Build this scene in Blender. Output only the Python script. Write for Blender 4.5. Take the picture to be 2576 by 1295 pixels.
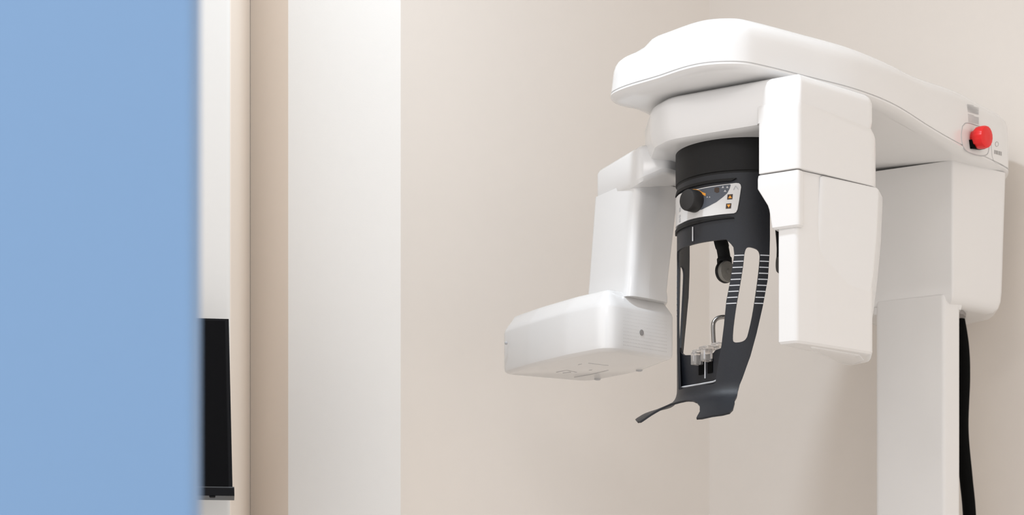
import bpy, bmesh, math, random
from mathutils import Vector

# ------------------------------------------------------------ camera, world, lights, exposure
F = 5000.0          # focal length in pixels of the 2576 px wide frame
HX, HY = 1288.0, 1650.0   # principal column and horizon row
EYE = 1.2           # camera height above the floor (m)
sc = bpy.context.scene
for o in list(bpy.data.objects): bpy.data.objects.remove(o)
C = sc.collection
cam = bpy.data.cameras.new('camera'); co = bpy.data.objects.new('camera', cam); C.objects.link(co)
cam.sensor_width = 36.0; cam.lens = F / 2576 * 36.0
cam.shift_y = (HY - 647.5) / 2576
cam.clip_start = 0.05
co.location = (0, 0, EYE); co.rotation_euler = (math.pi / 2, 0, 0)
cam.dof.use_dof = True; cam.dof.focus_distance = 3.28; cam.dof.aperture_fstop = 5.6
sc.camera = co
w = bpy.data.worlds.new('world'); sc.world = w; w.use_nodes = True
bg = w.node_tree.nodes['Background']; bg.inputs[0].default_value = (1.0, 0.95, 0.91, 1); bg.inputs[1].default_value = 1.0
sc.view_settings.view_transform = 'Standard'; sc.view_settings.look = 'None'
sc.view_settings.gamma = 1; sc.view_settings.use_curve_mapping = False; sc.view_settings.exposure = 0.27

def overhead_light(x, y, z, size, power, col, spread=180):
    l = bpy.data.lights.new('downlight_and_fill', 'AREA'); l.shape = 'DISK'; l.size = size
    l.energy = power; l.color = col; l.spread = math.radians(spread)
    o = bpy.data.objects.new('downlight_and_fill', l); C.objects.link(o); o.location = (x, y, z + EYE)
    return o
CEIL = 1.92
overhead_light(-0.06, 2.75, CEIL - .02, .16, 13, (0.80, 0.90, 1.0))
overhead_light(-0.55, 1.0, CEIL - .02, 1.0, 16, (1.0, 0.97, 0.96))  # added soft fill without a real fixture, brightens the left-front faces

# ------------------------------------------------------------ materials
def mat(name, col, rough=.5, metal=0, noise=0, nscale=60, bump=0, bscale=400, coat=0, trans=0, ior=1.45, spec=.5):
    m = bpy.data.materials.new(name); m.use_nodes = True
    nt = m.node_tree; b = nt.nodes['Principled BSDF']
    b.inputs['Base Color'].default_value = (*col, 1); b.inputs['Roughness'].default_value = rough
    b.inputs['Metallic'].default_value = metal; b.inputs['IOR'].default_value = ior
    b.inputs['Coat Weight'].default_value = coat; b.inputs['Coat Roughness'].default_value = .12
    b.inputs['Specular IOR Level'].default_value = spec
    b.inputs['Transmission Weight'].default_value = trans
    tc = nt.nodes.new('ShaderNodeTexCoord')
    n = nt.nodes.new('ShaderNodeTexNoise'); n.inputs['Scale'].default_value = nscale; n.inputs['Detail'].default_value = 4
    nt.links.new(tc.outputs['Object'], n.inputs['Vector'])
    mx = nt.nodes.new('ShaderNodeMix'); mx.data_type = 'RGBA'
    k = 1 - noise
    mx.inputs[6].default_value = (col[0]*k, col[1]*k, col[2]*k, 1)
    mx.inputs[7].default_value = (min(col[0]*(1+noise), 1), min(col[1]*(1+noise), 1), min(col[2]*(1+noise), 1), 1)
    nt.links.new(n.outputs[0], mx.inputs[0]); nt.links.new(mx.outputs[2], b.inputs['Base Color'])
    if bump:
        n2 = nt.nodes.new('ShaderNodeTexNoise'); n2.inputs['Scale'].default_value = bscale; n2.inputs['Detail'].default_value = 2
        nt.links.new(tc.outputs['Object'], n2.inputs['Vector'])
        bp = nt.nodes.new('ShaderNodeBump'); bp.inputs['Strength'].default_value = bump; bp.inputs['Distance'].default_value = .001
        nt.links.new(n2.outputs[0], bp.inputs['Height']); nt.links.new(bp.outputs[0], b.inputs['Normal'])
    return m
M = dict(
    wall=mat('beige_paint', (.79, .735, .68), .75, noise=.01, nscale=30, bump=.08, bscale=500),
    pier=mat('pale_paint', (.68, .665, .64), .7, noise=.01, nscale=30, bump=.06, bscale=500),
    recess=mat('recess_beige', (.73, .65, .57), .75, noise=.01),
    strip=mat('far_wall_paint', (.62, .605, .58), .7, noise=.01),
    ceil=mat('ceiling_paint', (.88, .87, .85), .8, noise=.01),
    floor=mat('floor_vinyl', (.82, .79, .75), .5, noise=.05),
    door=mat('blue_laminate', (.185, .335, .58), .45, noise=.01),
    white=mat('glossy_white_plastic', (.775, .77, .765), .22, noise=.005, coat=.25),
    white2=mat('white_plastic_cover', (.77, .76, .75), .26, noise=.005, coat=.2),
    seam=mat('seam_gray', (.30, .28, .27), .6),
    black=mat('textured_black_plastic', (.010, .0098, .010), .5, spec=.28, noise=.25, nscale=900, bump=.35, bscale=1500),
    slate=mat('satin_dark_slate', (.011, .0125, .017), .42, spec=.5, noise=.2, nscale=900, bump=.25, bscale=1500),
    knob=mat('black_rubber', (.016, .015, .015), .5, noise=.3, nscale=900),
    conduit=mat('black_hose_rubber', (.003, .003, .003), .85, spec=.1),
    tick=mat('white_print_and_highlight', (.62, .63, .65), .5),
    panel=mat('panel_foil', (.68, .67, .66), .45),
    pgray=mat('panel_gray_foil', (.085, .095, .115), .5, noise=.15, nscale=900),
    orange=mat('orange_print', (.85, .36, .045), .5),
    brown=mat('brown_print', (.05, .03, .02), .5),
    faint=mat('pale_gray_print', (.48, .48, .49), .5),
    gray=mat('gray_print', (.30, .29, .285), .5),
    dot=mat('vent_hole_gray', (.42, .40, .38), .7),
    red=mat('red_plastic', (.80, .018, .018), .35, noise=.05),
    screen=mat('black_screen', (.003, .003, .0035), .5, spec=.05),
    bezel=mat('black_bezel', (.005, .005, .006), .5, spec=.1),
    bezel2=mat('dark_gray_bezel_edge', (.06, .065, .07), .4),
    metal=mat('steel', (.30, .29, .28), .25, metal=1),
    clear=mat('clear_acrylic', (.93, .89, .85), .08, trans=.8, ior=1.45),
    disk=mat('gray_rubber_pad', (.20, .19, .17), .5, noise=.15, nscale=300),
)

# ------------------------------------------------------------ helpers (heights are given above eye level)
ORG = {}
def link(o, parent=None):
    C.objects.link(o)
    if parent: o.parent = parent
def thing(name, label, cat, loc):
    o = bpy.data.objects.new(name, None); C.objects.link(o); o.location = (loc[0], loc[1], loc[2] + EYE)
    o['label'] = label; o['category'] = cat; ORG[o.name] = Vector(o.location); return o
def mk(name, verts, faces, m, parent=None, smooth=35, label=None, flat=False):
    org = Vector((0, 0, 0))
    if parent: org = ORG[parent.name]
    me = bpy.data.meshes.new(name)
    me.from_pydata([tuple(Vector((v[0], v[1], v[2] + EYE)) - org) for v in verts], [], faces)
    bm = bmesh.new(); bm.from_mesh(me); bmesh.ops.recalc_face_normals(bm, faces=bm.faces)
    bm.to_mesh(me); bm.free()
    if not flat:
        for p in me.polygons: p.use_smooth = True
        me.set_sharp_from_angle(angle=math.radians(smooth))
    me.materials.append(M[m])
    o = bpy.data.objects.new(name, me); link(o, parent); ORG[o.name] = org
    if label: o['label'] = label
    return o
def struct(o, label=None):
    o['kind'] = 'structure'; return o
def join(*vf):
    V, Fc = [], []
    for v, f in vf:
        b = len(V); V += [tuple(p) for p in v]; Fc += [tuple(i + b for i in q) for q in f]
    return V, Fc
def XY(px, Y): return ((px - HX) / F * Y, Y)
def W(px, py, Y): return Vector(((px - HX) / F * Y, Y, (HY - py) / F * Y))
class Outline(list): pass
def round_poly(pts, n=7):
    """pts: (x, y, radius); rounded closed outline"""
    out = Outline(); out.base = [(p[0], p[1], p[2] if len(p) > 2 else .01) for p in pts]; out.n = n; N = len(pts)
    for i in range(N):
        p = Vector(pts[i][:2]); r = pts[i][2] if len(pts[i]) > 2 else .01
        a = Vector(pts[i - 1][:2]); b = Vector(pts[(i + 1) % N][:2])
        u = (a - p); v = (b - p); lu, lv = u.length, v.length; u.normalize(); v.normalize()
        ang = math.acos(max(-1, min(1, u.dot(v))))
        d = min(r / max(math.tan(ang / 2), 1e-4), lu * .48, lv * .48)
        s, e = p + u * d, p + v * d
        for k in range(n):
            t = k / (n - 1)
            out.append((1-t)**2 * s + 2*t*(1-t) * p + t*t * e)   # quadratic blend
    return out
def catmull(pts, n=6):
    P = [Vector(p[:2]) for p in pts]; N = len(P); out = []
    for i in range(N):
        p0, p1, p2, p3 = P[i-1], P[i], P[(i+1) % N], P[(i+2) % N]
        for k in range(n):
            t = k / n
            out.append(.5*((2*p1)+(p2-p0)*t+(2*p0-5*p1+4*p2-p3)*t*t+(3*p1-p0-3*p2+p3)*t**3))
    return out
def area(P): return .5*sum(P[i-1].x*P[i].y-P[i].x*P[i-1].y for i in range(len(P)))
def inset(P, d):
    s = 1 if area(P) > 0 else -1; N = len(P); out = []
    if hasattr(P, 'base'):
        B = P.base; m = len(B); q = []
        for i in range(m):
            a, p, b = Vector(B[i-1][:2]), Vector(B[i][:2]), Vector(B[(i+1) % m][:2])
            u = (p-a).normalized(); v = (b-p).normalized()
            n1 = Vector((-u.y, u.x))*s*d; n2 = Vector((-v.y, v.x))*s*d
            cr = u.x*v.y-u.y*v.x
            if abs(cr) < 1e-3: x = p+n1
            else:
                w_ = (p+n2)-(p+n1); t = (w_.x*v.y-w_.y*v.x)/cr; x = p+n1+u*t
            conv = cr*s > 0
            q.append((x.x, x.y, max(B[i][2]-d if conv else B[i][2]+d, .0006)))
        return round_poly(q, P.n)
    for i in range(N):
        e1 = P[i]-P[i-1]; e2 = P[(i+1) % N]-P[i]
        if e1.length < 1e-9: e1 = e2
        if e2.length < 1e-9: e2 = e1
        n1 = Vector((-e1.y, e1.x)).normalized(); n2 = Vector((-e2.y, e2.x)).normalized()
        n = n1+n2
        if n.length < 1e-6: n = n1
        n.normalize(); k = max(n.dot(n1), .5)
        out.append(P[i] + n * (s*d/k))
    return out
def solid(outline, profile, fn=None):
    """stack of outline copies: profile = [(inset, z), ...] bottom to top"""
    V, Fc = [], []; N = len(outline)
    for d, z in profile:
        for p in inset(outline, d):
            v = Vector((p.x, p.y, z))
            V.append(fn(v) if fn else v)
    for j in range(len(profile)-1):
        for i in range(N):
            a = j*N+i; b = j*N+(i+1) % N
            Fc.append((a, b, b+N, a+N))
    Fc.append(tuple(range(N))[::-1]); Fc.append(tuple(range((len(profile)-1)*N, len(profile)*N)))
    return V, Fc
def tube(path, r, n=12, caps=True, flat=1.0):
    V, Fc = [], []; P = [Vector(p) for p in path]; N = len(P)
    rr = r if isinstance(r, (list, tuple)) else [r]*N
    prev = None
    for i, p in enumerate(P):
        t = (P[min(i+1, N-1)]-P[max(i-1, 0)]).normalized()
        u = t.cross(Vector((0, 1, 0.01))) if prev is None else (prev - t*prev.dot(t))
        u.normalize(); prev = u; v = t.cross(u)
        for k in range(n):
            a = 2*math.pi*k/n
            V.append(p+u*math.cos(a)*rr[i]+v*math.sin(a)*rr[i]*flat)
    for i in range(N-1):
        for k in range(n):
            Fc.append((i*n+k, i*n+(k+1) % n, (i+1)*n+(k+1) % n, (i+1)*n+k))
    if caps: Fc.append(tuple(range(n))[::-1]); Fc.append(tuple(range((N-1)*n, N*n)))
    return V, Fc
def curve3(pts, n=8):
    P = [Vector(p) for p in pts]; P = [2*P[0]-P[1]]+P+[2*P[-1]-P[-2]]; out = []
    for i in range(1, len(P)-2):
        p0, p1, p2, p3 = P[i-1:i+3]
        for k in range(n):
            t = k/n
            out.append(.5*((2*p1)+(p2-p0)*t+(2*p0-5*p1+4*p2-p3)*t*t+(3*p1-p0-3*p2+p3)*t**3))
    out.append(P[-2]); return out
def disc_stack(c, axis, prof, n=32, ref=None, ripple=0, nr=24):
    """lathe: prof = [(radius, distance along axis)]"""
    ax = Vector(axis).normalized(); u = ax.cross(Vector((0, 0, 1)) if abs(ax.z) < .9 else Vector((1, 0, 0))).normalized(); v = u.cross(ax)
    V, Fc = [], []
    for r, d in prof:
        for k in range(n):
            a = 2*math.pi*k/n; q = r*(1+ripple*math.cos(nr*a))
            V.append(Vector(c)+ax*d+u*math.cos(a)*q+v*math.sin(a)*q)
    for j in range(len(prof)-1):
        for k in range(n):
            Fc.append((j*n+k, j*n+(k+1) % n, (j+1)*n+(k+1) % n, (j+1)*n+k))
    Fc.append(tuple(range(n))[::-1]); Fc.append(tuple(range((len(prof)-1)*n, len(prof)*n)))
    return V, Fc
def box8(a, b, c, d, z0, z1):
    P = [Vector(p[:2]) for p in (a, b, c, d)]
    return solid(P, [(0, z0), (0, z1)])
def slab3(quad, th, nrm):
    """closed slab from a planar 3D polygon, thickness along nrm"""
    n = len(quad); N = Vector(nrm).normalized()
    V = [Vector(q) for q in quad]+[Vector(q)+N*th for q in quad]
    Fc = [tuple(range(n))[::-1], tuple(range(n, 2*n))]+[(i, (i+1) % n, (i+1) % n+n, i+n) for i in range(n)]
    return V, Fc
def sheet(loops, fn, th, cuts_u=4.0, cuts_v=.008, ):
    """polygon with holes in (u, v), cut to a fine grid, mapped by fn(u, v, off) and given thickness"""
    bm = bmesh.new(); edges = []
    for lp in loops:
        vs = [bm.verts.new((p[0]/100.0, p[1], 0)) for p in lp]
        for i in range(len(vs)): edges.append(bm.edges.new((vs[i-1], vs[i])))
    bmesh.ops.triangle_fill(bm, use_beauty=True, use_dissolve=False, edges=edges)
    us = [v.co.x for v in bm.verts]; vs_ = [v.co.y for v in bm.verts]
    u = min(us) + cuts_u/100
    while u < max(us):
        bmesh.ops.bisect_plane(bm, geom=bm.verts[:]+bm.edges[:]+bm.faces[:], plane_co=(u, 0, 0), plane_no=(1, 0, 0), dist=1e-6); u += cuts_u/100
    v = min(vs_) + cuts_v
    while v < max(vs_):
        bmesh.ops.bisect_plane(bm, geom=bm.verts[:]+bm.edges[:]+bm.faces[:], plane_co=(0, v, 0), plane_no=(0, 1, 0), dist=1e-6); v += cuts_v
    bmesh.ops.remove_doubles(bm, verts=bm.verts, dist=1e-5)
    bm.verts.index_update(); bm.verts.ensure_lookup_table()
    n = len(bm.verts); V = [fn(q.co.x*100, q.co.y, 0) for q in bm.verts]+[fn(q.co.x*100, q.co.y, -th) for q in bm.verts]
    Fc = []
    for f in bm.faces:
        ix = [q.index for q in f.verts]; Fc.append(tuple(ix)); Fc.append(tuple(i+n for i in ix[::-1]))
    for e in bm.edges:
        if len(e.link_faces) == 1:
            a, b = e.verts[0].index, e.verts[1].index; Fc.append((a, b, b+n, a+n))
    bm.free(); return V, Fc

# ------------------------------------------------------------ room
FL = -EYE
Q = Vector((.427, 4.30)); WD = Vector((.79, -.61)).normalized()      # right wall runs from the corner along WD
WN = Vector((-WD.y, WD.x))                                           # away from the room
def wall(name, a, b, m, back, th=.12):
    a, b = Vector(a), Vector(b); k = Vector(back)*th
    return struct(mk(name, *box8(a, b, b+k, a+k, FL, CEIL), m, flat=True))
wall('wall_right', Q, Q+WD*3.2, 'wall', WN)
LD = Vector((-.75, -.66)).normalized()
LWE = Q + LD*1.0
wall('wall_left', Q + LD*-.12, LWE, 'wall', (-.66, .75))
PY = 3.30
pr, pl = XY(1008, PY), XY(725, PY+.10)
NY = 3.50; BY = 3.25
nl = XY(630, NY)
# pier: front face, left return
struct(mk('wall_middle', *solid([Vector(pl), Vector(pr), Vector((-.215, 3.60)), Vector((-.25, 3.80)), Vector((-.40, 3.80)), Vector((nl[0]+.03, NY+.05)), Vector(nl)], [(0, FL), (0, CEIL)]), 'pier', flat=True))
struct(mk('wall_back', *solid(round_poly([(XY(580, BY)[0], BY, .008), (nl[0]-.001, NY, .001), (nl[0]+.01, NY+.1, .001), (-1.6, NY+.1, .001), (-1.6, BY, .001)], 6), [(0, FL), (0, CEIL)]), 'strip'))
struct(mk('ceiling', *box8((-1.7, -.2), (3.2, -.2), (3.2, 4.6), (-1.7, 4.6), CEIL, CEIL+.08), 'ceil', flat=True))
struct(mk('floor', *box8((-1.7, -.6), (3.2, -.6), (3.2, 4.6), (-1.7, 4.6), FL-.08, FL), 'floor', flat=True))
dx = XY(481, 1.3)[0]
struct(mk('door_1', *solid(round_poly([(dx, 1.3, .003), (dx, 1.342, .003), (dx-.62, 1.342, .003), (dx-.62, 1.3, .003)], 4), [(0, FL+.01), (0, CEIL-.35)]), 'door', smooth=60))

# the faces inside the narrow recess carry a warmer beige than the faces outside it
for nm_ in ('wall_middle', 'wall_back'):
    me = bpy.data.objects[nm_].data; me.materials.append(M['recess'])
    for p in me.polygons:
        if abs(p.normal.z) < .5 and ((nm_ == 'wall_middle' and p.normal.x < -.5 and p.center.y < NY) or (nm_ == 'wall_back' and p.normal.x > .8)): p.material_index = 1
# ------------------------------------------------------------ the panoramic X-ray machine
root = thing('dental_xray_machine', 'white floor standing dental panoramic X-ray machine with curved overhead arm and black head support', 'X-ray machine', (.76, 3.72, FL))
AX = Vector((.385, 3.31))            # rotation axis in plan
EPS = .0008

# column
mk('column', *join(
    solid(round_poly([(.678, 3.705, .008), (.789, 3.630, .010), (.822, 3.652, .012), (.832, 3.72, .01), (.735, 3.80, .01)]), [(0, FL+.03), (0, .660)]),
    solid(round_poly([(.52, 3.70, .03), (.78, 3.52, .03), (.93, 3.74, .03), (.70, 3.95, .03)]), [(0, FL), (0, FL+.025), (.006, FL+.031)])),
   'white2', root)
# carriage on the column
def fcar(v):
    t = max(0, (.905-v.z)/.26); return Vector((v.x - .008*t*max(0, (v.x-.80)/.12), v.y, v.z))
carriage = mk('carriage', *solid(round_poly([(.655, 3.718, .01), (.803, 3.620, .006), (.923, 3.715, .022), (.935, 3.80, .03), (.865, 3.93, .02), (.78, 3.98, .02), (.66, 3.83, .03)], 9),
   [(.030, .641), (.016, .643), (.006, .650), (.0015, .662), (0, .68), (0, .903)], fcar), 'white2', root)
mk('bottom_bracket', *solid(round_poly([(.815, 3.668, .004), (.836, 3.684, .004), (.85, 3.72, .004), (.83, 3.74, .004)]), [(0, .634), (0, .645)]), 'seam', carriage)
mk('bottom_skirt', *solid(round_poly([(.672, 3.712, .008), (.789, 3.633, .008), (.828, 3.656, .008), (.838, 3.735, .01), (.74, 3.81, .01)]), [(.002, .637), (0, .643), (0, .65)]), 'white2', carriage)

# overhead arm
front = [(.1705, 3.285), (.180, 3.245), (.236, 3.170), (.275, 3.122), (.310, 3.100), (.355, 3.097), (.393, 3.117), (.474, 3.178),
         (.560, 3.246), (.643, 3.335), (.715, 3.432), (.785, 3.525), (.860, 3.628), (.915, 3.702)]
back = [(.935, 3.745), (.938, 3.82), (.89, 3.915), (.84, 3.965), (.785, 4.01), (.66, 3.90), (.52, 3.765), (.40, 3.65), (.31, 3.54), (.255, 3.43), (.215, 3.350), (.182, 3.318)]
arm_out = catmull(front + back, 7)
def sst(x): x = max(0, min(1, x)); return x*x*(3-2*x)
def farm(v):
    z = v.z
    if z > .94: z -= .014*sst((.232-v.x)/.022)*(z-.94)/.06
    if z > .95: z += .016*sst((v.x-.66)/.16)*min(1, (z-.95)/.03)
    if z < .93: z -= .013*sst((v.x-.60)/.2)
    dx_ = -.012*sst((.24-v.x)/.05)*max(0, (.985-z)/.06) * .6
    return Vector((v.x+dx_, v.y, z))
arm = mk('overhead_arm', *solid(arm_out, [(.022, .9145), (.012, .916), (.004, .919), (0, .9225), (0, .925), (.0022, .9252), (.0022, .9270), (0, .9272),
    (0, .950), (0, .968), (.0015, .978), (.005, .987), (.011, .994), (.020, .9995), (.034, 1.003), (.06, 1.004)], farm), 'white', root, smooth=40)

# rotating arm
mk('rotating_arm', *solid(round_poly([(.2500, 3.2240, .07), (.448, 3.0885, .006), (.583, 3.213, .03), (.596, 3.36, .05), (.50, 3.45, .06), (.30, 3.47, .06), (.226, 3.40, .05), (.228, 3.275, .07)], 10),
    [(.026, .835), (.014, .8362), (.008, .839), (.003, .848), (0, .865), (0, .893), (.003, .902), (.010, .908), (.022, .910)]), 'white', root)
# pivot disc between overhead arm and rotating arm
mk('pivot_disc', *disc_stack((AX.x, AX.y, .905), (0, 0, 1), [(.10, 0), (.10, .02)], 48), 'seam', root)

def fdrop(v): return v.z - .022*sst((v.x-.46)/.13)*sst((v.z-.765)/.075)
def fcap(v):
    k = sst((.410-v.x)/.03)*sst((.862-v.z)/.022); j = sst((.44-v.x)/.04)*max(0, min(1, (v.z-.863)/.042))
    return Vector((v.x-.030*j, v.y+.021*j, fdrop(v)))
# detector arm: cap with wide chamfer plus leg around the head support
det_arm = mk('detector_arm', *join(
    solid(round_poly([(.3865, 3.1290, .006), (.4455, 3.0872, .010), (.587, 3.212, .04), (.604, 3.30, .05), (.575, 3.42, .04), (.46, 3.41, .04), (.40, 3.25, .03)], 9),
          [(0, .838), (0, .843), (0, .848), (0, .854), (0, .860), (.0015, .866), (.020, .9035), (.025, .9085), (.032, .911)], fcap),
    solid(round_poly([(.3865, 3.1290, .004), (.4455, 3.0872, .010), (.587, 3.212, .04), (.604, 3.30, .03), (.575, 3.38, .02), (.545, 3.38, .01), (.532, 3.30, .03), (.50, 3.225, .03), (.44, 3.165, .02)], 9),
          [(.001, .7582), (0, .7592), (0, .78), (0, .80), (0, .82), (0, .838)], lambda v: Vector((v.x, v.y, fdrop(v))))), 'white2', root)
# detector housing below it
def fdet(v):
    t = max(0, (.757-v.z)/.27); k = sst((v.x-.47)/.1)
    return Vector((v.x - .006*t - .022*t*t*k, v.y, v.z))
det = mk('detector_housing', *solid(round_poly([(.4170, 3.1150, .003), (.4435, 3.0960, .008), (.479, 3.124, .03), (.583, 3.214, .02), (.595, 3.30, .03), (.565, 3.36, .02), (.54, 3.30, .03), (.505, 3.225, .03), (.455, 3.165, .02)], 8),
    [(.010, .487), (.003, .4885), (0, .492), (0, .7572)]), 'white2', root)
def fcov(v):
    t = max(0, (.757-v.z)/.27)
    k = sst((v.x-.47)/.1)
    x = v.x - .016*t*(1-k) - .028*t**1.8*k
    return Vector((x, v.y, v.z))
mk('detector_cover', *solid(round_poly([(.4790, 3.1185, .006), (.592, 3.2110, .012), (.610, 3.27, .02), (.600, 3.33, .02), (.565, 3.29, .02), (.50, 3.18, .02)], 9),
    [(.010, .4845), (.003, .486), (0, .490), (0, .56), (0, .62), (0, .68), (0, .74), (0, .7535), (.0025, .7565), (.006, .757)], fcov), 'white', det)
def fsen(v):
    t = max(0, min(1, (.735-v.z)/.03)); t2 = max(0, min(1, (.707-v.z)/.04))
    k = sst((.445-v.x)/.05)
    return Vector((v.x + k*(.019*t + .007*t2)*.82, v.y - k*(.019*t + .007*t2)*.57, v.z))
mk('sensor_block', *solid(round_poly([(.3860, 3.1290, .003), (.4455, 3.0875, .007), (.4545, 3.0985, .004), (.452, 3.150, .01), (.41, 3.160, .01)], 8),
    [(.003, .668), (0, .671), (0, .69), (0, .700), (0, .707), (0, .720), (0, .735), (0, .750), (.001, .7555), (.003, .7570)], fsen), 'white2', det)

# tube side: beam, neck, head
mk('tube_arm', *solid(round_poly([(.148, 3.530, .02), (.2125, 3.352, .02), (.262, 3.345, .02), (.345, 3.445, .02), (.32, 3.52, .02), (.215, 3.58, .03)], 9),
    [(.010, .793), (.004, .796), (0, .803), (0, .853), (.004, .860), (.012, .864)], lambda v: Vector((v.x, v.y, v.z + .020*sst((v.x-.20)/.06)*max(0, min(1, (.84-v.z)/.04))))), 'white', root)
def fneck(v):
    t = (.80-v.z)/.18; return Vector((v.x-(.013+.008*sst((v.x-.20)/.08))*t, v.y, v.z))
neck = mk('tube_neck', *solid(round_poly([(.144, 3.515, .015), (.2115, 3.374, .018), (.252, 3.405, .006), (.287, 3.440, .006), (.285, 3.52, .02), (.20, 3.57, .02)], 9),
    [(-.004, .612), (-.003, .622), (-.0005, .632), (0, .66), (0, .72), (0, .81)], fneck), 'white', root)
TH = [(.160, 3.333, .032), (.281, 3.450, .014), (.232, 3.604, .10), (.146, 3.732, .04), (-.020, 3.632, .022), (.030, 3.530, .2), (.092, 3.424, .2)]
z0 = .514
tube_head = mk('tube_head', *solid(round_poly(TH, 10), [(.012, z0), (.005, z0+.0015), (.0012, z0+.005), (0, z0+.011), (0, .588), (.0015, .593), (.006, .600), (.014, .611), (.019, .6185), (.027, .622)]), 'white', root)
# vent holes on its right face
pA, pB = Vector((.160, 3.333)), Vector((.281, 3.450)); dR = (pB-pA).normalized(); nR = Vector((dR.y, -dR.x))
L = (pB-pA).length
def on_right(s, z, off=EPS): p = pA + dR*s + nR*off; return Vector((p.x, p.y, z))
V, Fc = [], []
for r in range(11):
    z = .526 + r*.0058
    for c in range(28):
        s = .040 + c*.0040
        if abs(s-.085) < .006 and abs(z-.552) < .009: continue
        rr = .00062 - .00003*r
        b = len(V)
        for k in range(6):
            a = k*math.pi/3; V.append(on_right(s+rr*math.cos(a), z+rr*math.sin(a), .0004))
        Fc.append(tuple(range(b, b+6)))
mk('vent_holes', V, Fc, 'dot', tube_head, flat=True)
mk('indicator_window', *disc_stack(on_right(.085, .552, -.002), (nR.x, nR.y, 0), [(.0052, 0), (.0052, .0026), (.0047, .0030)], 24), 'gray', tube_head, label='small gray round window')
# moulded marks and screws under the tube head
def under(px, py): Yk = z0*F/(HY-py); return Vector(((px-HX)/F*Yk, Yk, z0))
for px, py in ((1608, 931), (1503, 953)):
    mk('screw', *disc_stack(under(px, py)+Vector((0, 0, .002)), (0, 0, -1), [(.006, 0), (.006, .003), (.004, .0042)], 16), 'faint', tube_head)
V, Fc = [], []
def strip(a, b, wd):
    p, q = under(*a), under(*b); d = (q-p).normalized(); n = Vector((-d.y, d.x, 0))*wd; b0 = len(V)
    for s in (p-n, q-n, q+n, p+n): V.append(s-Vector((0, 0, .0004)))
    for s in (p-n, q-n, q+n, p+n): V.append(s+Vector((0, 0, .002)))
    Fc.extend([(b0, b0+1, b0+2, b0+3)] + [(b0+i, b0+(i+1) % 4, b0+4+(i+1) % 4, b0+4+i) for i in range(4)])
for a, b in (((1480, 913), (1530, 919)), ((1455, 917), (1463, 915)), ((1400, 936), (1425, 931)), ((1425, 931), (1450, 936)), ((1416, 938), (1436, 936)), ((1445, 949), (1485, 942)), ((1485, 942), (1530, 931)), ((1482, 931), (1490, 930))):
    strip(a, b, .0008)
for i in range(len(V)//8): mk('moulded_mark', V[8*i:8*i+8], Fc[:5], 'faint', tube_head, flat=True)
# small pale gray pip on the left face
mk('face_pip', *disc_stack(Vector((-.0095, 3.595, .566)), (-.85, -.52, 0), [(.003, 0), (.003, .0025), (.0015, .004)], 16), 'faint', tube_head)

# ------------------------------------------------------------ head support hanging on the axis
NA = -56.0; RS = .110
def cylpt(rel, z, r):
    a = math.radians(rel+NA); return Vector((AX.x + r*math.sin(a), AX.y - r*math.cos(a), z))
def cyl(px, py, r=RS):
    """camera ray meets the near side of the cylinder -> (rel angle, z)"""
    k = (px-HX)/F
    A = 1+k*k; B = -2*(AX.y + k*AX.x); D = AX.x**2+AX.y**2-r*r
    disc = B*B-4*A*D
    Y = (-B-math.sqrt(max(disc, 0)))/(2*A); X = k*Y
    a = math.degrees(math.atan2(X-AX.x, AX.y-Y)); return (a-NA, (HY-py)/F*Y)
VF = .447
FLT = [(0.0, 0.0)]
for i in range(1, 260):
    d = i*.0005; ph = math.radians(60)*sst(d/.042); FLT.append((FLT[-1][0]+.0005*math.sin(ph), FLT[-1][1]+.0005*math.cos(ph)))
def fshell(u, v, off):
    if v >= VF: return cylpt(u, v, RS+off)
    d = VF-v; e, dn = FLT[min(int(d/.0005), 258)]
    ph = math.radians(60)*sst(d/.042)
    k = max(0, min(1, (44-abs(u))/20)); k = k*min(1, abs(u)/14)
    return cylpt(u, VF-dn - (.014 if u < 0 else .008)*k*sst((d-.03)/.07) + (.015 if u < 0 else 0)*sst((d-.02)/.07)*min(1, abs(u)/15) + off*math.sin(ph)*.8, RS+e+off*math.cos(ph))
head = mk('head_support_collar', *disc_stack((AX.x, AX.y, .783), (0, 0, 1), [(.100, -.006), (.1095, -.005), (.1100, -.001), (.1120, 0), (.1122, .004), (.1122, .052), (.110, .062)], 96), 'black', root, smooth=50)
# outline of the right half, mirrored
edge = [cyl(*p) for p in ((1937, 600), (1936, 640), (1932, 700), (1919, 770), (1903, 840), (1888, 895), (1868, 950), (1861, 966))]
R0 = edge[0][0]
right = [(R0, .779)] + edge
rel_b = right[-1][0]
wing = [(rel_b-1.5, VF-.020), (44.5, VF-.035), (43.5, VF-.050), (44, VF-.058), (43.8, VF-.085), (42.5, VF-.097), (39, VF-.100), (33, VF-.098), (28, VF-.099), (24.5, VF-.096), (24, VF-.088), (23.5, VF-.075), (20.5, VF-.058), (15, VF-.045), (8, VF-.037), (0, VF-.034)]
half = right + wing
outer = half + [(-u, v) for u, v in half[::-1][1:]]
# front opening
op = [cyl(*p) for p in ((1826, 609), (1838, 613), (1845, 622), (1847, 640), (1844, 660), (1838, 700), (1827, 757), (1821, 818), (1815, 867), (1808, 905), (1802, 945))]
op[0] = (op[0][0], .6725)
oph = [(0, .6725), (12, .6725), (24, .6725)] + op + [(op[-1][0]-.8, .4420), (op[-1][0]-3, .4405), (0, .4405)]
opening = oph + [(-u, v) for u, v in oph[::-1][1:-1]]
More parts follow.
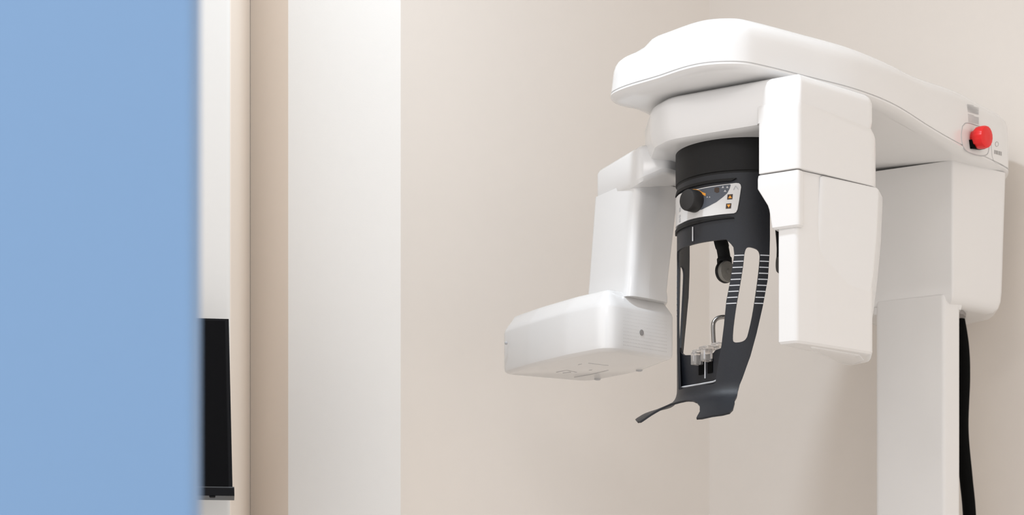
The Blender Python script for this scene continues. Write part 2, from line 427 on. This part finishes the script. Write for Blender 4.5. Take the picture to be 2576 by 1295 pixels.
# slot
slr = [cyl(*p) for p in ((1884, 621), (1898, 624), (1907, 629), (1911.5, 638), (1912, 650), (1908, 690), (1901, 740), (1892, 795), (1882, 838), (1877, 851), (1869, 858), (1856, 861),
                         (1847, 860), (1843, 852), (1845, 820), (1852, 770), (1862, 715), (1870, 665), (1873, 638), (1877, 625))]
slr = [tuple(p) for p in catmull([(u*.01, v) for u, v in slr], 3)]; slr = [(u*100, v) for u, v in slr]
sll = [(-u, v) for u, v in slr[::-1]]
shell = mk('head_support_shell', *sheet([outer, opening, slr, sll], fshell, .004, 3.0, .006), 'slate', root, smooth=40)
# upper part of shell is textured black: same plastic, thicker band
mk('panel_ridge', *join(
   sheet([[cyl(1703.6, 497)] + [(u, .7655) for u in (-20, 0, 20, 40)] + [(44, .7695), (20, .7700), (0, .7700), (-25, .7700)]], lambda u, v, o: cylpt(u, v, RS+.0035+o), .003, 3, .01),
   sheet([[(-44, .7085), (0, .7085), (38, .7085), (42, .7060), (0, .7035), (-44, .7030)]], lambda u, v, o: cylpt(u, v, RS+.0030+o), .003, 3, .01)), 'black', shell)
# control panel and its marks
def on_cyl(off): return lambda u, v, o: cylpt(u, v, RS+off+o)
pan = [(-47, .715), (-47, .757), (-43, .761)] + [cyl(p[0], p[1]) for p in ((1712, 489), (1728, 482.5), (1760, 475), (1800, 467.5), (1830, 463.5), (1852, 460.8), (1859, 461.5), (1863, 465), (1864.5, 471), (1859.5, 505), (1855.5, 527), (1852, 534), (1846, 537), (1820, 539), (1790, 543), (1760, 547), (1735, 553), (1716, 562))]
mk('control_panel', *sheet([pan], on_cyl(.0022), .003, 3, .01), 'panel', shell, label='white control panel foil')
def decal(name, pts, m, off, parent=shell):
    return sheet([[cyl(*p, RS+off) for p in pts]], on_cyl(off), .0004, 3, .01)
gp = [(1722, 484.5), (1730, 482.5), (1760, 476), (1800, 468.5), (1836, 463.5), (1838, 465), (1835, 475), (1829, 486), (1818, 496), (1802, 508), (1785, 517), (1765, 527), (1740, 533), (1722, 524), (1712, 515), (1714, 500)]
mk('panel_field', *decal('', gp, '', .0026), 'pgray', shell, label='dark gray curved field on the control panel')
arcs = []
for t in range(9):
    a = math.radians(118 - t*8.5); arcs.append((1746+31.5*math.cos(a), 507-31.5*math.sin(a)))
arcs2 = [(1746+(x-1746)*.87, 507+(y-507)*.87) for x, y in arcs]
mk('dial_arrow', *decal('', arcs + [(1775, 486), (1774.5, 493), (1767, 489)] + arcs2[::-1], '', .0030), 'orange', shell)
parts = []
for cx, cy, s, up in ((1836.5, 495, 5.6, 1), (1833, 518, 5.6, -1)):
    parts.append(decal('', [(cx-s-.8, cy-s-.3), (cx+s+1.2, cy-s-1.3), (cx+s, cy+s+.3), (cx-s-1.8, cy+s+1.2)], '', .0027))
for p in parts: mk('panel_button_square', *p, 'brown', shell)
parts = []
for cx, cy, s, up in ((1836.5, 495, 4.6, 1), (1833, 518, 4.6, -1)):
    parts.append(decal('', [(cx-s, cy+s*.75*up), (cx, cy-s*.9*up), (cx+s, cy+s*.75*up-.5)], '', .0031))
for p in parts: mk('panel_button_arrow', *p, 'orange', shell)
parts = []
for a0 in (math.radians(150), math.radians(30), math.radians(270)):
    c_ = (1824, 474); parts.append(decal('', [(c_[0]+3*math.cos(a0), c_[1]-3*math.sin(a0)), (c_[0]+9*math.cos(a0-.42), c_[1]-9*math.sin(a0-.42)), (c_[0]+9*math.cos(a0+.42), c_[1]-9*math.sin(a0+.42))], '', .0030))
for x in (1779, 1785): parts.append(decal('', [(x-2, 497), (x, 493.5), (x+2, 496.5)], '', .0030))
for p in parts: mk('panel_symbol', *p, 'faint', shell)
mk('panel_symbol', *join(decal('', [(1797, 473), (1803, 471), (1809, 472), (1809, 483), (1803, 485), (1797, 482)], '', .0030)), 'brown', shell, label='small dark cube symbol')
parts = [decal('', [(1844, 477), (1850, 466), (1858, 476), (1856, 476), (1850, 468.5), (1846.5, 477)], '', .0029)]
for y in (520, 538, 546): parts.append(decal('', [(1708, y+4), (1708, y+13-(y == 538)*4), (1711, y+11-(y == 538)*4), (1711, y+2)], '', .0029))
parts.append(decal('', [(1711, 512), (1711, 521), (1717, 526), (1717, 508)], '', .0029))
for p in parts: mk('panel_print', *p, 'faint', shell)
# midline marks
mk('midline_mark', *join(decal('', [(1741, 570.5), (1743.4, 570.2), (1743.4, 606), (1741, 606.5)], '', .0018)), 'tick', shell)
# dial knob
kb = cylpt(cyl(1752, 507)[0], .7405, RS+.001)
ka = Vector((math.sin(math.radians(-50)), -math.cos(math.radians(-50)), 0))
mk('dial_knob', *disc_stack(kb, ka, [(.0178, -.006), (.0182, .004), (.0175, .019), (.0162, .0215), (.0155, .0218)], 48), 'knob', shell)
# scale ticks on both supports
parts = []
def at_y(poly, y):
    for (x1, y1), (x2, y2) in zip(poly, poly[1:]):
        if y1 <= y <= y2: return x1+(x2-x1)*(y-y1)/(y2-y1)
A_ = [(1847, 638), (1844, 660), (1838, 700), (1827, 757), (1826, 770)]; B_ = [(1873, 638), (1870, 665), (1862, 715), (1852, 770)]
C_ = [(1912, 638), (1908, 690), (1901, 740), (1896, 770)]; D_ = [(1936, 638), (1932, 700), (1919, 770)]
for k in range(9):
    y = 641.5+15.1*k
    for P1, P2 in ((A_, B_), (C_, D_)):
        p = [cyl(at_y(P1, y)+.8, y+.6), cyl(at_y(P2, y)-.8, y+.6)]
        z = (p[0][1]+p[1][1])/2
        for s in (1, -1):
            u0, u1 = sorted((s*p[0][0], s*p[1][0]))
            parts.append(sheet([[(u0, z-.0008), (u1, z-.0008), (u1, z+.0008), (u0, z+.0008)]], on_cyl(.0006), .0006, 4, .01))
for p in parts: mk('scale_mark', *p, 'tick', shell)

# chin plate (flat chord behind the lower opening)
nv = Vector((math.sin(math.radians(NA)), -math.cos(math.radians(NA)))); lv = Vector((-nv.y, nv.x)); lv = Vector((math.cos(math.radians(NA)), math.sin(math.radians(NA))))
def ch(lat, out, z): p = AX + nv*out + lv*lat; return Vector((p.x, p.y, z))
prof = [(-.0610, .440), (.0610, .440), (.0610, .512), (.058, .505), (.050, .500), (.032, .498), (.026, .494), (-.010, .494), (-.032, .498), (-.050, .500), (-.058, .505), (-.0610, .514)]
chin = mk('chin_plate', *slab3([ch(a, .0862, z) for a, z in prof], .0045, (-nv.x, -nv.y, 0)), 'slate', root)
mk('chin_ledge', *slab3([ch(a, .0850, .4365) for a in (-.060, .060)] + [ch(.045, .0965, .4365), (ch(0, .1060, .4365)), ch(-.045, .0965, .4365)], .004, (0, 0, 1)), 'slate', chin)
mk('ledge_rim_highlight', *tube([ch(-.0600, .0895, .4465), ch(-.02, .0895, .4462), (ch(.03, .0895, .4462)), ch(.040, .0895, .4480)], .0017, 8), 'tick', chin, label='painted highlight line along the ledge rim')  # edge highlight of the ledge, put into the colour of a pale tube
for a0, a1 in ((-.010, .003), (.013, .025)):
    mk('clip_slot', *slab3([ch(a0, .0864, .462), ch(a1, .0864, .462), ch(a1, .0864, .485), ch(a0, .0864, .485)], .0012, (nv.x, nv.y, 0)), 'conduit', chin)
mk('midline_mark', *slab3([ch(.0052, .0864, .455), ch(.0072, .0864, .455), ch(.0072, .0864, .484), ch(.0052, .0864, .484)], .0012, (nv.x, nv.y, 0)), 'tick', chin)
# clear bite block holder with bent rod
def rb(lat0, lat1, o0, o1, zz0, zz1):
    P = [AX+nv*o+lv*a for a, o in ((lat0, o0), (lat1, o0), (lat1, o1), (lat0, o1))]
    return solid(round_poly([(p.x, p.y, .002) for p in P], 4), [(.001, zz0), (0, zz0+.001), (0, zz1-.001), (.001, zz1)])
holder = mk('bite_block_holder', *join(rb(-.011, .003, .0875, .104, .4775, .4975), rb(.015, .027, .0875, .104, .480, .500), rb(-.012, .014, .080, .100, .4965, .5025), rb(.006, .030, .076, .101, .499, .5055), rb(.014, .034, .060, .082, .505, .512)), 'clear', root)
rod = curve3([W(1797, 872, 3.262), W(1795, 850, 3.262), W(1794, 820, 3.262), W(1797, 808, 3.264), W(1806, 800, 3.266), W(1818, 797, 3.268), W(1830, 798, 3.272)], 6)
mk('bent_rod', *tube(rod, .0036, 12), 'metal', holder)
# forehead arm with pad, hangs from the collar inside the shell
bar = curve3([W(1809, 560, 3.300), W(1812, 600, 3.300), W(1818, 625, 3.300), W(1822, 650, 3.300), W(1823, 675, 3.300), W(1822, 700, 3.300)], 6)
fb = mk('forehead_arm', *join(tube(bar, [.0115]*12+[.0105]*6+[.0125]*6+[.0115]*6+[.006], 14, flat=.45), disc_stack(W(1822, 683, 3.303), (.62, -.78, -.02), [(.0175, -.004), (.0195, 0), (.0195, .003), (.018, .0045)], 32)), 'black', root)
mk('temple_pad', *disc_stack(W(1826, 683, 3.296), (.62, -.78, -.02), [(.0165, -.002), (.0178, .002), (.0165, .0055), (.012, .0062), (.004, .0062), (.0035, .0075), (.001, .008)], 32), 'disk', fb)
mk('temple_pad', *disc_stack(Vector((.440, 3.262, .645)), (1, .1, 0), [(.015, -.004), (.018, 0), (.016, .004)], 24), 'black', fb, label='black pad seen beside the detector')
mk('temple_pad_arm', *tube(curve3([Vector((.43, 3.27, .79)), Vector((.436, 3.262, .72)), Vector((.440, 3.262, .675)), Vector((.440, 3.262, .655))], 5), .006, 10), 'black', fb)

# ------------------------------------------------------------ details on the side of the overhead arm
a0, a1 = Vector((.715, 3.432)), Vector((.915, 3.702)); dA = (a1-a0).normalized(); nA = Vector((dA.y, -dA.x))
def on_arm(px, py, off=EPS):
    k = (px-HX)/F; o = a0+nA*off
    # ray (k*Y, Y) meets line o + dA*t
    det_ = k*dA.y - dA.x
    t = (o.x - k*o.y)/det_
    p = o+dA*t; return Vector((p.x, p.y, (HY-py)/F*p.y))
N3 = Vector((nA.x, nA.y, 0))
def armpoly(pts, th=.0006, off=.0002): return slab3([on_arm(*p, off) for p in pts], th, N3)
def armline(pts, wd, closed=False, off=.0004, n=8):
    P = [on_arm(*p, off) for p in pts]
    if closed: P = P+[P[0]]
    P = curve3(P, 5); return tube(P, wd, 6)
oval = [(2421, 318), (2429, 310), (2440, 310), (2456, 315), (2472, 321), (2483, 332), (2488, 350), (2487, 378), (2482, 389), (2470, 392), (2452, 389), (2432, 380), (2422, 366), (2418, 342)]
P2 = [on_arm(*p) for p in oval]
mk('button_recess_rim', *tube(curve3(P2+[P2[0]], 5), .0009, 8), 'faint', arm)
mk('button_recess', *slab3([p for p in curve3([on_arm(*p, .0001) for p in oval]+[on_arm(*oval[0], .0001)], 4)[:-1]], .0006, N3), 'white2', arm)
bc = on_arm(2447, 349, .0)
bax = (N3 + Vector((-.12, -.1, -.06))).normalized()
mk('button_base', *slab3([on_arm(*p, .0005) for p in ((2437, 352), (2470, 344), (2470, 374), (2464, 377), (2440, 374))], .010, N3), 'conduit', arm)
mk('emergency_button', *disc_stack(bc, bax, [(.013, .0), (.0145, .006), (.0195, .012), (.0200, .018), (.0200, .026), (.0188, .0295), (.0165, .0308), (.006, .0303)], 72, ripple=.012, nr=18), 'red', arm, label='red mushroom button')
parts = []
random.seed(3)
for i in range(15):
    if i == 7: continue
    y = 262+3.05*i; sl = 6.0
    x1 = 2462 if i not in (0, 8) else 2449
    parts.append(armpoly([(2433.5+i*.15, y), (x1, y+sl*(x1-2433)/29), (x1, y+sl*(x1-2433)/29+1.25), (2433.5+i*.15, y+1.25)]))
mk('warning_text', *join(*parts), 'faint', arm)
parts = []
for i in range(9):
    x = 2501+2.1*i; wd = (1.3, .7, 1.5)[i % 3]; parts.append(armpoly([(x, 377+i*.55), (x+wd, 377.3+i*.55), (x+wd, 387+i*.6), (x, 386.7+i*.6)]))
ring = [on_arm(2507.5+4.0*math.cos(t*math.pi/6), 362.5+6.0*math.sin(t*math.pi/6), .0006) for t in range(13)]
parts.append(tube(ring, .0005, 6))
mk('sticker_print', *join(*parts), 'gray', arm)
mk('panel_seam', *join(armline([(2494, 334), (2493, 352), (2495, 385), (2498, 400), (2504, 410), (2515, 414), (2536, 422)], .0005)), 'faint', arm)

# ------------------------------------------------------------ black hose behind the column
hp = [W(2402, 765, 3.77), W(2410, 800, 3.78), W(2421, 870, 3.78), W(2424, 950, 3.78), W(2420, 1080, 3.78), W(2430, 1200, 3.78), W(2439, 1300, 3.78), W(2446, 1500, 3.78), W(2440, 1900, 3.77), W(2430, 2500, 3.78), Vector((.86, 3.78, FL+.013))]
rr = [.0125]*len(curve3(hp, 10))
hose = mk('cable_hose', *tube(curve3(hp, 10), .0125, 16), 'conduit', root)

# ------------------------------------------------------------ monitor on the back wall
mon = thing('computer_monitor', 'black wall-mounted flat monitor partly hidden by the blue door', 'monitor', (-.62, 3.20, .40))
tr = W(575.5, 802, 3.17); tl = tr + Vector((-.52, -.08, .0)); brr = W(585, 1224, 3.12); bl = brr + Vector((-.52, -.08, 0))
nm = (tl-tr).cross(brr-tr).normalized()
if nm.y > 0: nm = -nm
def mq(s, t): a = tr*(1-s)+tl*s; b = brr*(1-s)+bl*s; return a*(1-t)+b*t
fr = mk('frame', *slab3([mq(0, 0), mq(1, 0), mq(1, 1.0), mq(0, 1.0)], .020, -nm), 'bezel', mon)
mk('screen', *slab3([mq(.012, .014), mq(.988, .014), mq(.988, .998), mq(.012, .998)], .0012, nm), 'screen', mon)
mk('bottom_bezel', *slab3([mq(-.005, 1.0), mq(1.005, 1.0), mq(1.005, 1.054), mq(-.005, 1.054)], .026, -nm), 'bezel2', mon)
bb = mk('bezel_front', *slab3([mq(-.005, 1.008), mq(1.005, 1.008), mq(1.005, 1.054), mq(-.005, 1.054)], .0015, nm), 'bezel', mon)
mk('power_button', *slab3([mq(.050, 1.05), mq(.071, 1.05), mq(.067, 1.061), mq(.053, 1.061)], .006, -nm), 'bezel', mon)
mc = mq(.5, .5)
mk('wall_mount', *slab3([mc+Vector((-.05, .022, -.05)), mc+Vector((.05, .038, -.05)), mc+Vector((.05, .028, .05)), mc+Vector((-.05, .012, .05))], (BY-mc.y-.03), Vector((0, 1, 0))), 'bezel', mon)
